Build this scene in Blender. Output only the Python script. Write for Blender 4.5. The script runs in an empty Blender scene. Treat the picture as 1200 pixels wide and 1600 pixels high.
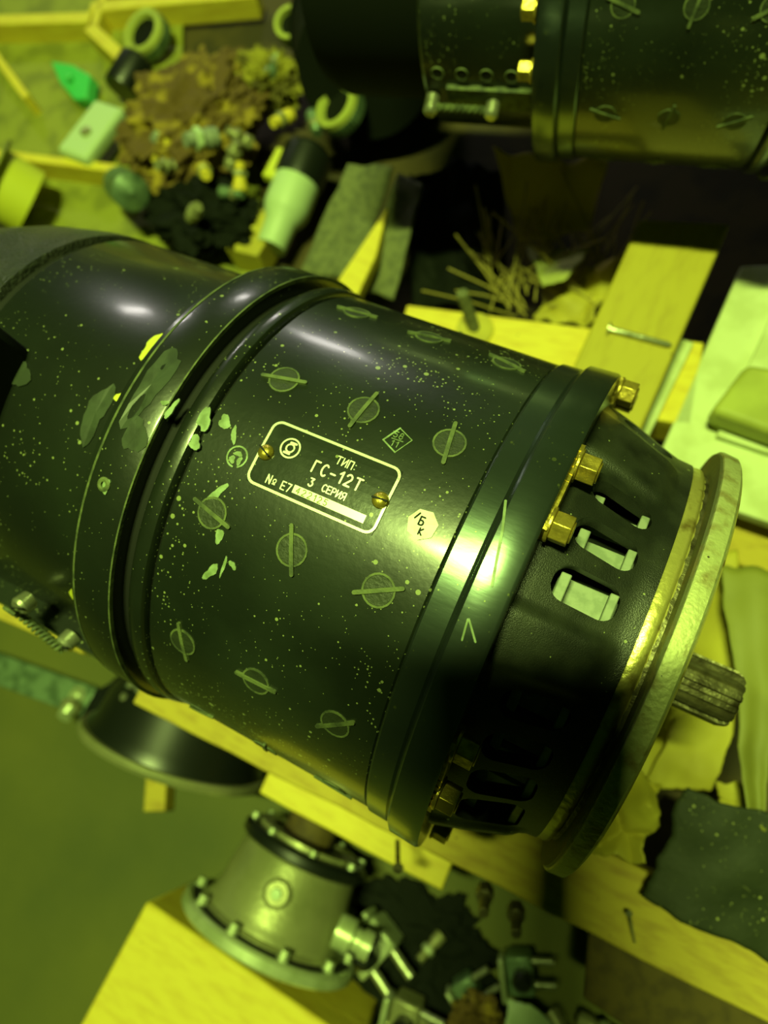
import bpy, bmesh, math, random
from mathutils import Vector, Matrix, noise
PI = math.pi
U = 0.08                      # one working unit = the radius of the generator body, 8 cm
R_ = math.radians
C = bpy.context.scene.collection
random.seed(7)

# ------------------------------------------------------------------ camera
FPX = 1070.24
AX = Vector((0.88201, 0.37733, -0.28291)); AW = Vector((0.43952, -0.87491, 0.20337)); AZ = Vector((-0.17076, -0.30367, -0.93735))
CAM = Vector((0, -0.49925, 2.98472))
def c2w(v):                   # camera frame (x right, y down, z forward) to world
    return Vector((AX.dot(v), AW.dot(v), AZ.dot(v)))
cd = bpy.data.cameras.new('camera'); cam = bpy.data.objects.new('camera', cd); C.objects.link(cam)
cx, cy, cz = c2w(Vector((1, 0, 0))), c2w(Vector((0, -1, 0))), c2w(Vector((0, 0, -1)))
m = Matrix((cx, cy, cz)).transposed().to_4x4(); m.translation = CAM * U
cam.matrix_world = m
cd.sensor_fit = 'VERTICAL'; cd.sensor_height = 36.0; cd.lens = FPX / 1600 * 36
cd.dof.use_dof = True; cd.dof.focus_distance = 2.12 * U; cd.dof.aperture_fstop = 9.0
cd.clip_start = 0.01; cd.clip_end = 20
bpy.context.scene.camera = cam

# ------------------------------------------------------------------ world, lamps, exposure
sc = bpy.context.scene
sc.view_settings.view_transform = 'Standard'; sc.view_settings.look = 'None'
sc.view_settings.gamma = 1; sc.view_settings.use_curve_mapping = False
sc.view_settings.exposure = 0.0
w = bpy.data.worlds.new('world'); sc.world = w; w.use_nodes = True
bg = w.node_tree.nodes['Background']; bg.inputs[0].default_value = (0.30, 1.0, 0.05, 1)
_n = w.node_tree.nodes; _l = w.node_tree.links          # dim room: the far side beyond the rack is a little brighter than the near side
_t = _n.new('ShaderNodeTexCoord'); _s = _n.new('ShaderNodeSeparateXYZ'); _m = _n.new('ShaderNodeMapRange')
_l.new(_t.outputs['Generated'], _s.inputs[0]); _l.new(_s.outputs['Y'], _m.inputs['Value']); _l.new(_m.outputs[0], bg.inputs[1])
_m.inputs['From Min'].default_value = -0.15; _m.inputs['From Max'].default_value = 0.9; _m.inputs['To Min'].default_value = 0.007; _m.inputs['To Max'].default_value = 0.026
def lamp(name, typ, loc, color, power, **kw):
    l = bpy.data.lights.new(name, typ); l.color = color; l.energy = power
    for k, v in kw.items(): setattr(l, k, v)
    o = bpy.data.objects.new(name, l); C.objects.link(o); o.location = Vector(loc) * U
    return o
tl = lamp('overhead_tube_light', 'AREA', (-1.8, 0.05, 17.0), (0.72, 1.0, 0.23), 31, shape='RECTANGLE', size=0.30, size_y=0.035)
tl.rotation_euler = (0, 0, R_(14))
for wp, wt in (((-18.6, 13.8, 6.6), (-2.3, .4, .85)), ((-10.6, 19.8, 5.6), (-1.1, .45, .9))):    # two bright window panes across the room
    wl = lamp('far_window_light', 'AREA', wp, (1.0, 0.95, 0.86), 1.7, shape='RECTANGLE', size=0.17, size_y=0.07)
    wl.rotation_euler = (Vector(wp) - Vector(wt)).to_track_quat('Z', 'Y').to_euler()

def ray(px, py): return c2w(Vector(((px - 600) / FPX, (py - 800) / FPX, 1)))
def at(px, py, z):
    d = ray(px, py); return CAM + d * ((z - CAM.z) / d.z)
def surf(px, py, r):          # where a sight line meets the generator's round surface: (x, angle)
    d = ray(px, py); a = d.y**2 + d.z**2; b = 2 * (CAM.y * d.y + CAM.z * d.z); c = CAM.y**2 + CAM.z**2 - r * r
    t = (-b - math.sqrt(max(0, b * b - 4 * a * c))) / (2 * a); p = CAM + d * t
    return p.x, math.degrees(math.atan2(p.y, p.z))

# ------------------------------------------------------------------ materials
def mat(name, col, rough=0.5, metal=0.0, col2=None, nscale=60, mix=(0.45, 0.6), bump=0.0, bscale=300, specks=None, sscale=420, sthr=0.10, stretch=(1, 1, 1), coat=0, spec=0.5):
    M = bpy.data.materials.new(name); M.use_nodes = True; nt = M.node_tree; N = nt.nodes; L = nt.links
    b = N['Principled BSDF']; b.inputs['Roughness'].default_value = rough; b.inputs['Metallic'].default_value = metal
    b.inputs['Specular IOR Level'].default_value = spec; b.inputs['Coat Weight'].default_value = coat; b.inputs['Coat Roughness'].default_value = 0.15
    b.inputs['Base Color'].default_value = (*col, 1)
    tc = N.new('ShaderNodeTexCoord'); mp = N.new('ShaderNodeMapping'); mp.inputs['Scale'].default_value = stretch
    L.new(tc.outputs['Object'], mp.inputs[0]); last = None
    if col2:
        n = N.new('ShaderNodeTexNoise'); n.inputs['Scale'].default_value = nscale; n.inputs['Detail'].default_value = 6; L.new(mp.outputs[0], n.inputs[0])
        r = N.new('ShaderNodeValToRGB'); r.color_ramp.elements[0].position = mix[0]; r.color_ramp.elements[1].position = mix[1]
        r.color_ramp.elements[0].color = (*col, 1); r.color_ramp.elements[1].color = (*col2, 1)
        L.new(n.outputs[0], r.inputs[0]); last = r.outputs[0]
    if specks:
        for sc_, th_ in ((sscale, sthr), (sscale * 0.33, sthr * 0.8)):
            v = N.new('ShaderNodeTexVoronoi'); v.inputs['Scale'].default_value = sc_; L.new(tc.outputs['Object'], v.inputs[0])
            n2 = N.new('ShaderNodeTexNoise'); n2.inputs['Scale'].default_value = 45; L.new(tc.outputs['Object'], n2.inputs[0])
            sep = N.new('ShaderNodeSeparateColor'); L.new(v.outputs['Color'], sep.inputs[0])
            a = N.new('ShaderNodeMath'); a.operation = 'MULTIPLY'; L.new(sep.outputs[0], a.inputs[0]); L.new(n2.outputs[0], a.inputs[1])
            a2 = N.new('ShaderNodeMath'); a2.operation = 'MULTIPLY'; a2.inputs[1].default_value = th_ * 3.2; L.new(a.outputs[0], a2.inputs[0])
            a3 = N.new('ShaderNodeMath'); a3.operation = 'SUBTRACT'; a3.inputs[1].default_value = th_ * 0.75; L.new(a2.outputs[0], a3.inputs[0])
            lt = N.new('ShaderNodeMath'); lt.operation = 'LESS_THAN'; L.new(v.outputs['Distance'], lt.inputs[0]); L.new(a3.outputs[0], lt.inputs[1])
            mx = N.new('ShaderNodeMix'); mx.data_type = 'RGBA'; L.new(lt.outputs[0], mx.inputs[0])
            if last: L.new(last, mx.inputs[6])
            else: mx.inputs[6].default_value = (*col, 1)
            mx.inputs[7].default_value = (*specks, 1); last = mx.outputs[2]
    if last: L.new(last, b.inputs['Base Color'])
    if bump:
        n = N.new('ShaderNodeTexNoise'); n.inputs['Scale'].default_value = bscale; n.inputs['Detail'].default_value = 4; L.new(mp.outputs[0], n.inputs[0])
        bp = N.new('ShaderNodeBump'); bp.inputs['Strength'].default_value = bump; bp.inputs['Distance'].default_value = 0.001
        L.new(n.outputs[0], bp.inputs['Height']); L.new(bp.outputs[0], b.inputs['Normal'])
    return M
M = {}
M['paint'] = mat('black_paint', (0.010, 0.014, 0.009), 0.34, 0, (0.019, 0.026, 0.016), 28, (0.4, 0.72), 0.05, 500, (0.26, 0.30, 0.12), 950, 0.24, coat=.5)
M['paint_plain'] = mat('black_paint_band', (0.010, 0.013, 0.009), 0.33, 0, (0.017, 0.024, 0.014), 22, (0.4, 0.75), 0.05, 500, (0.26, 0.30, 0.12), 850, 0.2, coat=.5)
M['ringpaint'] = mat('worn_black_paint', (0.085, 0.11, 0.095), 0.27, 0.85, (0.13, 0.17, 0.145), 30, (0.4, 0.75), 0.06, 220, (0.26, 0.30, 0.12), 800, 0.18, (0.3, 1, 1), coat=.3)
M['cast'] = mat('rough_cast_black', (0.012, 0.014, 0.010), 0.36, 0, (0.03, 0.034, 0.022), 90, (0.4, 0.7), 0.22, 3200, (0.26, 0.3, 0.12), 520, 0.12)
M['castgrey'] = mat('rough_cast_grey', (0.045, 0.05, 0.042), 0.30, 0.4, (0.07, 0.07, 0.06), 90, (0.4, 0.7), 1.0, 700)
M['gap'] = mat('dark_gap', (0.003, 0.004, 0.003), 0.8)
M['dusty'] = mat('dusty_edge', (0.13, 0.16, 0.06), 0.7, 0, (0.05, 0.065, 0.03), 240, (0.4, 0.65), 0.3, 800)
M['rowdust'] = mat('plug_face', (0.028, 0.036, 0.018), 0.55, 0, (0.02, 0.026, 0.014), 200, (0.4, 0.7), 0.3, 800)
M['plate'] = mat('black_plate', (0.02, 0.026, 0.018), 0.24, 0.1, (0.035, 0.044, 0.03), 120, (0.5, 0.8), 0.04, 600, (0.26, 0.30, 0.12), 600, 0.16, coat=.3)
M['letter'] = mat('bare_aluminium_lettering', (0.82, 0.86, 0.72), 0.32, 0.35)
M['digits'] = mat('stamped_digits', (0.22, 0.26, 0.07), 0.6)
M['brass'] = mat('yellow_zinc', (0.62, 0.46, 0.08), 0.33, 0.75, (0.30, 0.22, 0.04), 260, (0.45, 0.7), 0.25, 600)
M['steel'] = mat('bright_steel', (0.50, 0.52, 0.36), 0.33, 0.75, (0.28, 0.29, 0.18), 150, (0.4, 0.7), 0.2, 500)
M['collar'] = mat('machined_collar', (0.62, 0.55, 0.16), 0.30, 0.6, (0.20, 0.12, 0.03), 120, (0.54, 0.68), 0.25, 420)
M['rim'] = mat('machined_rim', (0.42, 0.44, 0.19), 0.52, 0.25, (0.22, 0.17, 0.05), 160, (0.50, 0.72), 0.3, 700, (0.06, 0.05, 0.02), 420, 0.13)
M['flank_shade'] = mat('shaded_flank_metal', (0.09, 0.095, 0.03), 0.6, 0.2, (0.16, 0.10, 0.02), 90, (0.5, 0.75), 0.3, 420)  # dark colour stands in for the shade on the flange flank
M['shaft'] = mat('dark_spline_steel', (0.20, 0.18, 0.09), 0.45, 0.7, (0.05, 0.04, 0.02), 140, (0.4, 0.7), 0.5, 500)
M['white'] = mat('white_insulation', (0.27, 0.31, 0.23), 0.6, 0, (0.20, 0.24, 0.17), 300)
M['copperish'] = mat('green_wire', (0.36, 0.44, 0.16), 0.5, 0.3)
M['yellowpaint'] = mat('yellow_chip', (0.62, 0.62, 0.05), 0.55)
M['stain'] = mat('grey_green_stain', (0.045, 0.06, 0.036), 0.40, 0, (0.03, 0.04, 0.024), 150)
M['pale'] = mat('pale_scrape', (0.30, 0.40, 0.22), 0.5, 0, (0.16, 0.22, 0.10), 260, (0.4, 0.6))
M['stampw'] = mat('white_stamp', (0.75, 0.82, 0.62), 0.4, 0, (0.35, 0.45, 0.25), 300, (0.5, 0.75))
M['wood'] = mat('pine', (0.72, 0.58, 0.05), 0.65, 0, (0.54, 0.35, 0.025), 220, (0.45, 0.95), 0.35, 120, (0.2, 0.13, 0.02), 160, 0.07, (0.25, 1, 1))
M['woody'] = mat('pine_cross_grain', (0.68, 0.54, 0.05), 0.65, 0, (0.50, 0.34, 0.03), 220, (0.45, 0.95), 0.35, 120, (0.15, 0.1, 0.02), 150, 0.09, (1, 0.25, 1))
M['mustard'] = mat('mustard_pine', (0.46, 0.38, 0.035), 0.6, 0, (0.34, 0.26, 0.025), 220, (0.45, 0.95), 0.5, 120, (0.12, 0.09, 0.02), 150, 0.12, (1, 0.25, 1))
M['woodold'] = mat('weathered_pine', (0.50, 0.38, 0.04), 0.75, 0, (0.26, 0.15, 0.02), 220, (0.45, 0.95), 0.6, 160, (0.1, 0.06, 0.02), 200, 0.1, (0.3, 1, 1))
M['woodpale'] = mat('cream_board', (0.62, 0.68, 0.38), 0.6, 0, (0.52, 0.57, 0.28), 50)
M['woodgreen'] = mat('olive_plywood', (0.27, 0.28, 0.03), 0.7, 0, (0.18, 0.19, 0.02), 40)
M['floor'] = mat('olive_floor', (0.105, 0.110, 0.012), 0.7, 0, (0.065, 0.078, 0.010), 9, (0.35, 0.7), 0.2, 60)
M['brownboard'] = mat('dark_brown_board', (0.09, 0.062, 0.008), 0.8, 0, (0.06, 0.04, 0.006), 120)
M['darkwood'] = mat('dark_board', (0.07, 0.05, 0.012), 0.8, 0, (0.04, 0.03, 0.01), 30)
M['paper'] = mat('kraft_paper', (0.50, 0.43, 0.045), 0.7, 0, (0.40, 0.33, 0.035), 40, (0.4, 0.7), 0.3, 120)
M['papergreen'] = mat('waxed_paper', (0.42, 0.45, 0.09), 0.6, 0, (0.34, 0.36, 0.07), 30)
M['paperolive'] = mat('olive_waxed_paper', (0.24, 0.24, 0.04), 0.6, 0, (0.20, 0.20, 0.03), 30)
M['rag'] = mat('oily_brown_rag', (0.11, 0.065, 0.01), 0.9, 0, (0.34, 0.24, 0.02), 60, (0.5, 0.66), 0.6, 200)
M['ragy'] = mat('stained_yellow_rag', (0.34, 0.30, 0.03), 0.9, 0, (0.10, 0.08, 0.012), 70, (0.42, 0.6), 0.6, 200)
M['card'] = mat('dark_green_card', (0.024, 0.032, 0.012), 0.7, 0, (0.015, 0.022, 0.008), 50, (0.4, 0.7), 0.25, 300, (0.3, 0.32, 0.10), 800, 0.2)
M['black'] = mat('black_plastic', (0.008, 0.010, 0.008), 0.35)
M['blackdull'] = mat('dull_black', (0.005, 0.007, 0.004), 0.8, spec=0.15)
M['greenplastic'] = mat('green_plastic', (0.07, 0.55, 0.16), 0.4)
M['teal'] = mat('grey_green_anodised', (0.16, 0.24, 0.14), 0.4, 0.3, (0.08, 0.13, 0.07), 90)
M['alu'] = mat('dull_cast_aluminium', (0.34, 0.34, 0.17), 0.38, 0.45, (0.24, 0.25, 0.11), 40, (0.4, 0.7), 0.2, 400)
M['alupale'] = mat('pale_aluminium', (0.50, 0.56, 0.34), 0.35, 0.4, (0.4, 0.46, 0.25), 80)
M['palegrn'] = mat('pale_green_paint', (0.48, 0.60, 0.36), 0.5)
M['strap'] = mat('grey_webbing', (0.15, 0.16, 0.07), 0.8, 0, (0.10, 0.11, 0.05), 200)
M['straw'] = mat('straw', (0.30, 0.24, 0.04), 0.7)

# ------------------------------------------------------------------ mesh helpers (working units, linked at real size)
class MB:
    def __init__(s): s.v = []; s.f = []
    def add(s, vs, fs, mx=None):
        o = len(s.v)
        s.v += [tuple((mx @ Vector(q)) if mx else Vector(q)) for q in vs]; s.f += [[i + o for i in f] for f in fs]; return s
    def box(s, c, d, mx=None):
        x, y, z = c; a, b, e = d[0] / 2, d[1] / 2, d[2] / 2
        v = [(x + i * a, y + j * b, z + k * e) for i in (-1, 1) for j in (-1, 1) for k in (-1, 1)]
        return s.add(v, [(0, 1, 3, 2), (4, 6, 7, 5), (0, 4, 5, 1), (2, 3, 7, 6), (0, 2, 6, 4), (1, 5, 7, 3)], mx)
    def prism(s, poly, z0, z1, mx=None):
        n = len(poly); v = [(x, y, z0) for x, y in poly] + [(x, y, z1) for x, y in poly]
        return s.add(v, [list(range(n))[::-1], list(range(n, 2 * n))] + [(i, (i + 1) % n, n + (i + 1) % n, n + i) for i in range(n)], mx)
    def cyl(s, r, z0, z1, n=32, mx=None, r2=None):
        r2 = r if r2 is None else r2
        v = [(r * math.cos(2 * PI * i / n), r * math.sin(2 * PI * i / n), z0) for i in range(n)] + [(r2 * math.cos(2 * PI * i / n), r2 * math.sin(2 * PI * i / n), z1) for i in range(n)]
        return s.add(v, [list(range(n))[::-1], list(range(n, 2 * n))] + [(i, (i + 1) % n, n + (i + 1) % n, n + i) for i in range(n)], mx)
    def lathe(s, prof, n=64, mx=None, closed=False):        # prof: (r, z); r = 0 closes an end
        v = []; f = []
        for r, z in prof:
            v += [(r * math.cos(2 * PI * i / n), r * math.sin(2 * PI * i / n), z) for i in range(n)]
        k = len(prof)
        for j in range(k if closed else k - 1):
            for i in range(n):
                a, b = j * n, ((j + 1) % k) * n; f.append((a + i, a + (i + 1) % n, b + (i + 1) % n, b + i))
        if not closed:
            f.append(list(range(n))[::-1]); f.append([(k - 1) * n + i for i in range(n)])
        return s.add(v, f, mx)
    def tube(s, pts, r, n=8, rr=None):
        pts = [Vector(p) for p in pts]; k = len(pts); v = []; f = []; up = Vector((0.31, 0.2, 0.93))
        for j, p in enumerate(pts):
            t = (pts[min(j + 1, k - 1)] - pts[max(j - 1, 0)]).normalized(); a = t.cross(up).normalized(); b = t.cross(a); q = rr[j] if rr else r
            v += [p + (a * math.cos(2 * PI * i / n) + b * math.sin(2 * PI * i / n)) * q for i in range(n)]
        for j in range(k - 1):
            for i in range(n): f.append((j * n + i, j * n + (i + 1) % n, (j + 1) * n + (i + 1) % n, (j + 1) * n + i))
        f += [list(range(n))[::-1], [(k - 1) * n + i for i in range(n)]]
        return s.add(v, f)
    def build(s, name, m, parent=None, loc=(0, 0, 0), rot=(0, 0, 0), smooth=35, bevel=0, seg=2, sub=0, solid=0):
        me = bpy.data.meshes.new(name); me.from_pydata([Vector(q) * U for q in s.v], [], s.f)
        bm = bmesh.new(); bm.from_mesh(me); bmesh.ops.recalc_face_normals(bm, faces=bm.faces); bm.to_mesh(me); bm.free()
        if smooth:
            for p in me.polygons: p.use_smooth = True
            me.set_sharp_from_angle(angle=R_(smooth))
        me.materials.append(M[m]); o = bpy.data.objects.new(name, me); C.objects.link(o)
        o.location = Vector(loc) * U; o.rotation_euler = rot
        if parent: o.parent = parent
        if solid: q = o.modifiers.new('thickness', 'SOLIDIFY'); q.thickness = solid * U; q.offset = 0
        if bevel:
            q = o.modifiers.new('bevel', 'BEVEL'); q.width = bevel * U; q.segments = seg; q.limit_method = 'ANGLE'; q.angle_limit = R_(40)
        if sub: q = o.modifiers.new('subdivision', 'SUBSURF'); q.levels = sub; q.render_levels = sub
        return o
def tag(o, label=None, cat=None, group=None, kind=None):
    if label: o['label'] = label
    if cat: o['category'] = cat
    if group: o['group'] = group
    if kind: o['kind'] = kind
    return o
def thing(name, label, cat, loc=(0, 0, 0), rot=(0, 0, 0), group=None):
    o = bpy.data.objects.new(name, None); C.objects.link(o); o.empty_display_size = 0.01
    o.location = Vector(loc) * U; o.rotation_euler = rot
    return tag(o, label, cat, group)
def frame(o, zdir, xdir=(1, 0, 0)):            # matrix whose z axis is zdir
    z = Vector(zdir).normalized(); x = Vector(xdir); x = (x - z * x.dot(z)).normalized(); y = z.cross(x)
    q = Matrix((x, y, z)).transposed().to_4x4(); q.translation = Vector(o); return q
AXX = Matrix(((0, 0, 1, 0), (1, 0, 0, 0), (0, 1, 0, 0), (0, 0, 0, 1)))   # local z becomes the generator's axis
def cp(x, a, r): a = R_(a); return Vector((x, r * math.sin(a), r * math.cos(a)))
def bend(b, strips, x0, a0, r, h=0.004):       # strips of (s, t) quads wrapped on the round body; s along the axis, t around
    for quad in strips:
        n = len(quad); lo = []; hi = []
        for s, t in quad:
            a = R_(a0) + t / r
            for lst, q in ((lo, r - 0.004), (hi, r + h)): lst.append((x0 + s, q * math.sin(a), q * math.cos(a)))
        b.add(lo + hi, [list(range(n))[::-1], list(range(n, 2 * n))] + [(i, (i + 1) % n, n + (i + 1) % n, n + i) for i in range(n)])
def stroke(pts, w):
    out = []
    for (x0, y0), (x1, y1) in zip(pts, pts[1:]):
        d = Vector((x1 - x0, y1 - y0)); L = d.length
        if L < 1e-6: continue
        k = max(1, int(L / 0.06)); d /= L; nrm = Vector((-d.y, d.x)) * w / 2
        for i in range(k):
            a = Vector((x0, y0)) + d * L * i / k; e = Vector((x0, y0)) + d * L * (i + 1) / k
            out.append([tuple(a - nrm), tuple(e - nrm), tuple(e + nrm), tuple(a + nrm)])
    for x, y in pts: out.append([(x + w / 2 * math.cos(i * PI / 4), y + w / 2 * math.sin(i * PI / 4)) for i in range(8)])
    return out
def arc(cx_, cy_, rx, ry, a0, a1, n=14): return [(cx_ + rx * math.cos(R_(a0 + (a1 - a0) * i / n)), cy_ + ry * math.sin(R_(a0 + (a1 - a0) * i / n))) for i in range(n + 1)]
G = {'Т': [[(0, 1), (.6, 1)], [(.3, 1), (.3, 0)]], 'И': [[(0, 1), (0, 0), (.55, 1), (.55, 0)]], 'П': [[(0, 0), (0, 1), (.55, 1), (.55, 0)]],
     'Г': [[(0, 0), (0, 1), (.5, 1)]], 'С': [arc(.3, .5, .3, .5, 50, 310)], '-': [[(.05, .45), (.5, .45)]], '1': [[(.05, .75), (.3, 1), (.3, 0)]],
     '2': [arc(.28, .72, .27, .28, 160, -35, 8) + [(0, 0), (.57, 0)]], '3': [[(.03, 1), (.52, 1), (.25, .6)] + arc(.25, .3, .28, .3, 90, -150, 8)],
     'Е': [[(.5, 1), (0, 1), (0, 0), (.5, 0)], [(0, .5), (.42, .5)]], 'Р': [[(0, 0), (0, 1), (.3, 1)] + arc(.3, .74, .22, .26, 90, -90, 8) + [(0, .48)]],
     'Я': [[(.52, 0), (.52, 1), (.22, 1)] + arc(.22, .74, .22, .26, 90, 270, 8) + [(.52, .48)], [(.3, .48), (0, 0)]], 'N': [[(0, 0), (0, 1), (.5, 0), (.5, 1)]],
     'o': [arc(.2, .45, .2, .25, 0, 360), [(.02, .05), (.38, .05)]], '7': [[(0, 1), (.5, 1), (.18, 0)]], ':': [[(.1, .15), (.12, .15)], [(.1, .7), (.12, .7)]],
     '4': [[(.42, 0), (.42, 1), (0, .3), (.58, .3)]], '5': [[(.5, 1), (.06, 1), (.03, .56)] + arc(.25, .32, .28, .3, 110, -150, 8)], 'Б': [[(.5, 1), (0, 1), (0, 0), (.3, 0)] + arc(.3, .28, .22, .28, -90, 90, 8) + [(0, .56)]],
     'К': [[(0, 0), (0, 1)], [(.5, 1), (0, .5), (.52, 0)]], 'О': [arc(.3, .5, .3, .5, 0, 360)], '8': [arc(.27, .76, .22, .24, 0, 360), arc(.27, .27, .27, .27, 0, 360)], ' ': []}
def text(txt, s, t, h, w, gap=.28, sx=1):
    out = []
    for ch in txt:
        g = G[ch]
        for st in g: out += stroke([(s + x * h * sx, t + y * h) for x, y in st], w)
        wd = max([x for st in g for x, y in st] + [.25]) ; s += (wd + gap) * h * sx
    return out
def blob(b, x, a, rx, ry, rot, seed, r, h=0.003, n=22):
    rr = random.Random(seed); ph = [rr.random() * 6 for _ in range(4)]; pts = []
    for i in range(n):
        t = 2 * PI * i / n; k = 1 + .2 * math.sin(2 * t + ph[0]) + .15 * math.sin(3 * t + ph[1]) + .06 * math.sin(5 * t + ph[2]) + .05 * math.sin(9 * t + ph[3])
        p, q = rx * k * math.cos(t), ry * k * math.sin(t); c_, s_ = math.cos(R_(rot)), math.sin(R_(rot)); pts.append((p * c_ - q * s_, p * s_ + q * c_))
    tri = [[(0, 0), pts[i], pts[(i + 1) % n]] for i in range(n)]
    bend(b, tri, x, a, r, h)
def boolean(o, cut, op='DIFFERENCE'):
    q = o.modifiers.new('cut', 'BOOLEAN'); q.operation = op; q.object = cut; q.solver = 'EXACT'
    dg = bpy.context.evaluated_depsgraph_get(); dg.update(); me = bpy.data.meshes.new_from_object(o.evaluated_get(dg))
    o.modifiers.clear(); o.data = me; bpy.data.objects.remove(cut, do_unlink=True)
    me.set_sharp_from_angle(angle=R_(35))

# ================================================================== the setting
ZF = -3.3
b = MB(); b.box((0, 0, ZF - .1), (60, 60, .2)); tag(b.build('floor', 'floor', smooth=0), kind='structure')
# shelf board of the rack behind and under the crate
b = MB(); b.box((2.0, 4.9, -2.46), (19, 12.0, .12)); tag(b.build('trim_1', 'darkwood', smooth=0), kind='structure')

# ================================================================== photographed generator
def plug(parent, x, a, rot, r=1.0):
    b = MB(); n = 20
    bend(b, [[(0, 0), (.047 * math.cos(2 * PI * i / n), .047 * math.sin(2 * PI * i / n)), (.047 * math.cos(2 * PI * (i + 1) / n), .047 * math.sin(2 * PI * (i + 1) / n))] for i in range(n)], x, a, r, .0035)
    o = b.build('slotted_plug', 'rowdust', parent)
    b = MB()
    bend(b, [[(q0 * math.cos(t0), q0 * math.sin(t0)) for q0, t0 in ((.048, 2 * PI * i / n), (.055, 2 * PI * i / n), (.055, 2 * PI * (i + 1) / n), (.048, 2 * PI * (i + 1) / n))] for i in range(n)], x, a, r, .004)
    b.build('plug_rim', 'dusty', o)
    b = MB(); c_, s_ = math.cos(R_(rot)), math.sin(R_(rot))
    bend(b, stroke([(-.078 * c_, -.078 * s_), (.078 * c_, .078 * s_)], .014), x, a, r, .009)
    b.build('slot', 'dusty', o)
def hexbolt(name, parent, x, a, r, size=.046, h=.07, twist=0, m='brass'):
    mx = frame(cp(x, a, r), (1, 0, 0), cp(0, a, 1)); b = MB()
    b.cyl(size * 1.22, 0, .012, 28, mx)
    b.prism([(size * 1.1 * math.cos(R_(60 * i + twist)), size * 1.1 * math.sin(R_(60 * i + twist))) for i in range(6)], .012, h, mx)
    b.cyl(size * .75, h, h + .006, 24, mx)
    return b.build(name, m, parent, bevel=.004)
def make_generator(label, loc=(0, 0, 0), rz=0, main=True, rx=0):
    g = thing('starter_generator', label, 'generator', loc, (rx, 0, rz))
    # body tube and the stepped end ring
    b = MB(); b.lathe([(0.9, -1.302), (0.985, -1.302), (1.0, -1.290), (1.0, -.372), (0.992, -.366), (.9, -.366)], 160, AXX, True)
    b.build('body_tube', 'paint', g)
    b = MB(); b.lathe([(.9, -.366), (1.002, -.364), (1.010, -.356), (1.012, -.28), (1.004, -.272), (1.024, -.266), (1.036, -.255), (1.040, -.15), (1.034, -.139), (.82, -.139), (.82, -.366)], 160, AXX, True)
    b.build('end_ring', 'ringpaint', g)
    for row, ang in enumerate((42.5, 13.1, -16.9, -46.1, -75.8, 72, 102, 132, 162, 192, 222, 252)):
        rots = ((10, 20, -20), (12, 84, 101), (-14, -67, 28), (-75, 2, 40))[row] if row < 4 else (30, 80, -20)
        for x, rt in zip((-1.14, -.828, -.515), rots): plug(g, x, ang, rt)
    # seam, bead and wide band
    b = MB(); b.lathe([(.85, -1.44), (.975, -1.44), (.975, -1.295), (.85, -1.295)], 128, AXX, True); b.build('seam', 'gap', g)
    b = MB(); b.lathe([(.93, -1.385), (1.004, -1.385), (1.016, -1.372), (1.020, -1.345), (1.014, -1.32), (1.002, -1.312), (.93, -1.312)], 160, AXX, True); b.build('bead_ring', 'paint_plain', g)
    b = MB(); b.lathe([(.9, -1.612), (1.026, -1.612), (1.038, -1.606), (1.041, -1.59), (1.042, -1.45), (1.036, -1.437), (.9, -1.437)], 160, AXX, True); b.build('cover_band', 'paint_plain', g)
    b = MB(); b.lathe([(1.030, -1.440), (1.046, -1.440), (1.046, -1.434), (1.030, -1.434)], 128, AXX, True); b.build('band_edge', 'dusty', g)
    b = MB(); b.lathe([(1.0, -1.617), (1.037, -1.617), (1.040, -1.606), (1.0, -1.606)], 128, AXX, True); b.build('band_edge', 'dusty', g)
    b = MB(); b.lathe([(.9, -1.66), (1.006, -1.66), (1.010, -1.64), (1.012, -1.615), (.9, -1.615)], 128, AXX, True); b.build('band_underlay', 'paint_plain', g)
    b = MB(); b.lathe([(.8, -2.43), (.93, -2.43), (.937, -2.42), (.94, -1.66), (.8, -1.66)], 128, AXX, True); b.build('brush_housing', 'paint_plain', g)
    b = MB(); b.lathe([(.7, -2.50), (.905, -2.50), (.905, -2.42), (.7, -2.42)], 96, AXX, True); b.build('seam', 'gap', g)
    # rough cast end cap, rounding off to the left
    b = MB(); b.lathe([(0, -4.2), (.3, -4.15), (.5, -3.95), (.62, -3.7), (.71, -3.49), (.80, -3.2), (.89, -2.88), (.935, -2.6), (.94, -2.50), (.925, -2.49), (0, -2.49)], 128, AXX); b.build('end_cap', 'castgrey', g)
    # bell housing with its ventilation slots
    def bell_r(x, a):
        P = [(-.139, .915), (-.125, .912), (-.007, .875), (.088, .838), (.177, .808), (.234, .802)]
        r = P[-1][1]
        for (x0, r0), (x1, r1) in zip(P, P[1:]):
            if x <= x1: r = r0 + (r1 - r0) * (x - x0) / (x1 - x0); break
        pad = 0
        for c_, hw in PADS:
            d = abs((a - c_ + 180) % 360 - 180)
            pad = max(pad, min(1, max(0, (hw + 1.6 - d) / 3.2)))
        pad = pad * pad * (3 - 2 * pad)
        return r + pad * .026 * min(1, max(0, (.19 - x) / .05))
    PADS = [(37, 9), (-15.5, 6.5), (-80, 6), (100, 9), (160, 9), (220, 8)]
    slots = [(21, 3.0, 0), (10.2, 3.6, 0), (-1.4, 3.9, 0), (-28, 3.4, 0), (-39, 3.8, 0), (-50.5, 4.6, 0), (-65, 7.5, 0), (55, 3.5, 0), (67, 3.5, 0), (79, 3.5, 0), (120, 6, 0), (140, 6, 0), (180, 6, 0), (200, 6, 0), (240, 6, 0), (262, 6, 0)]
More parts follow.
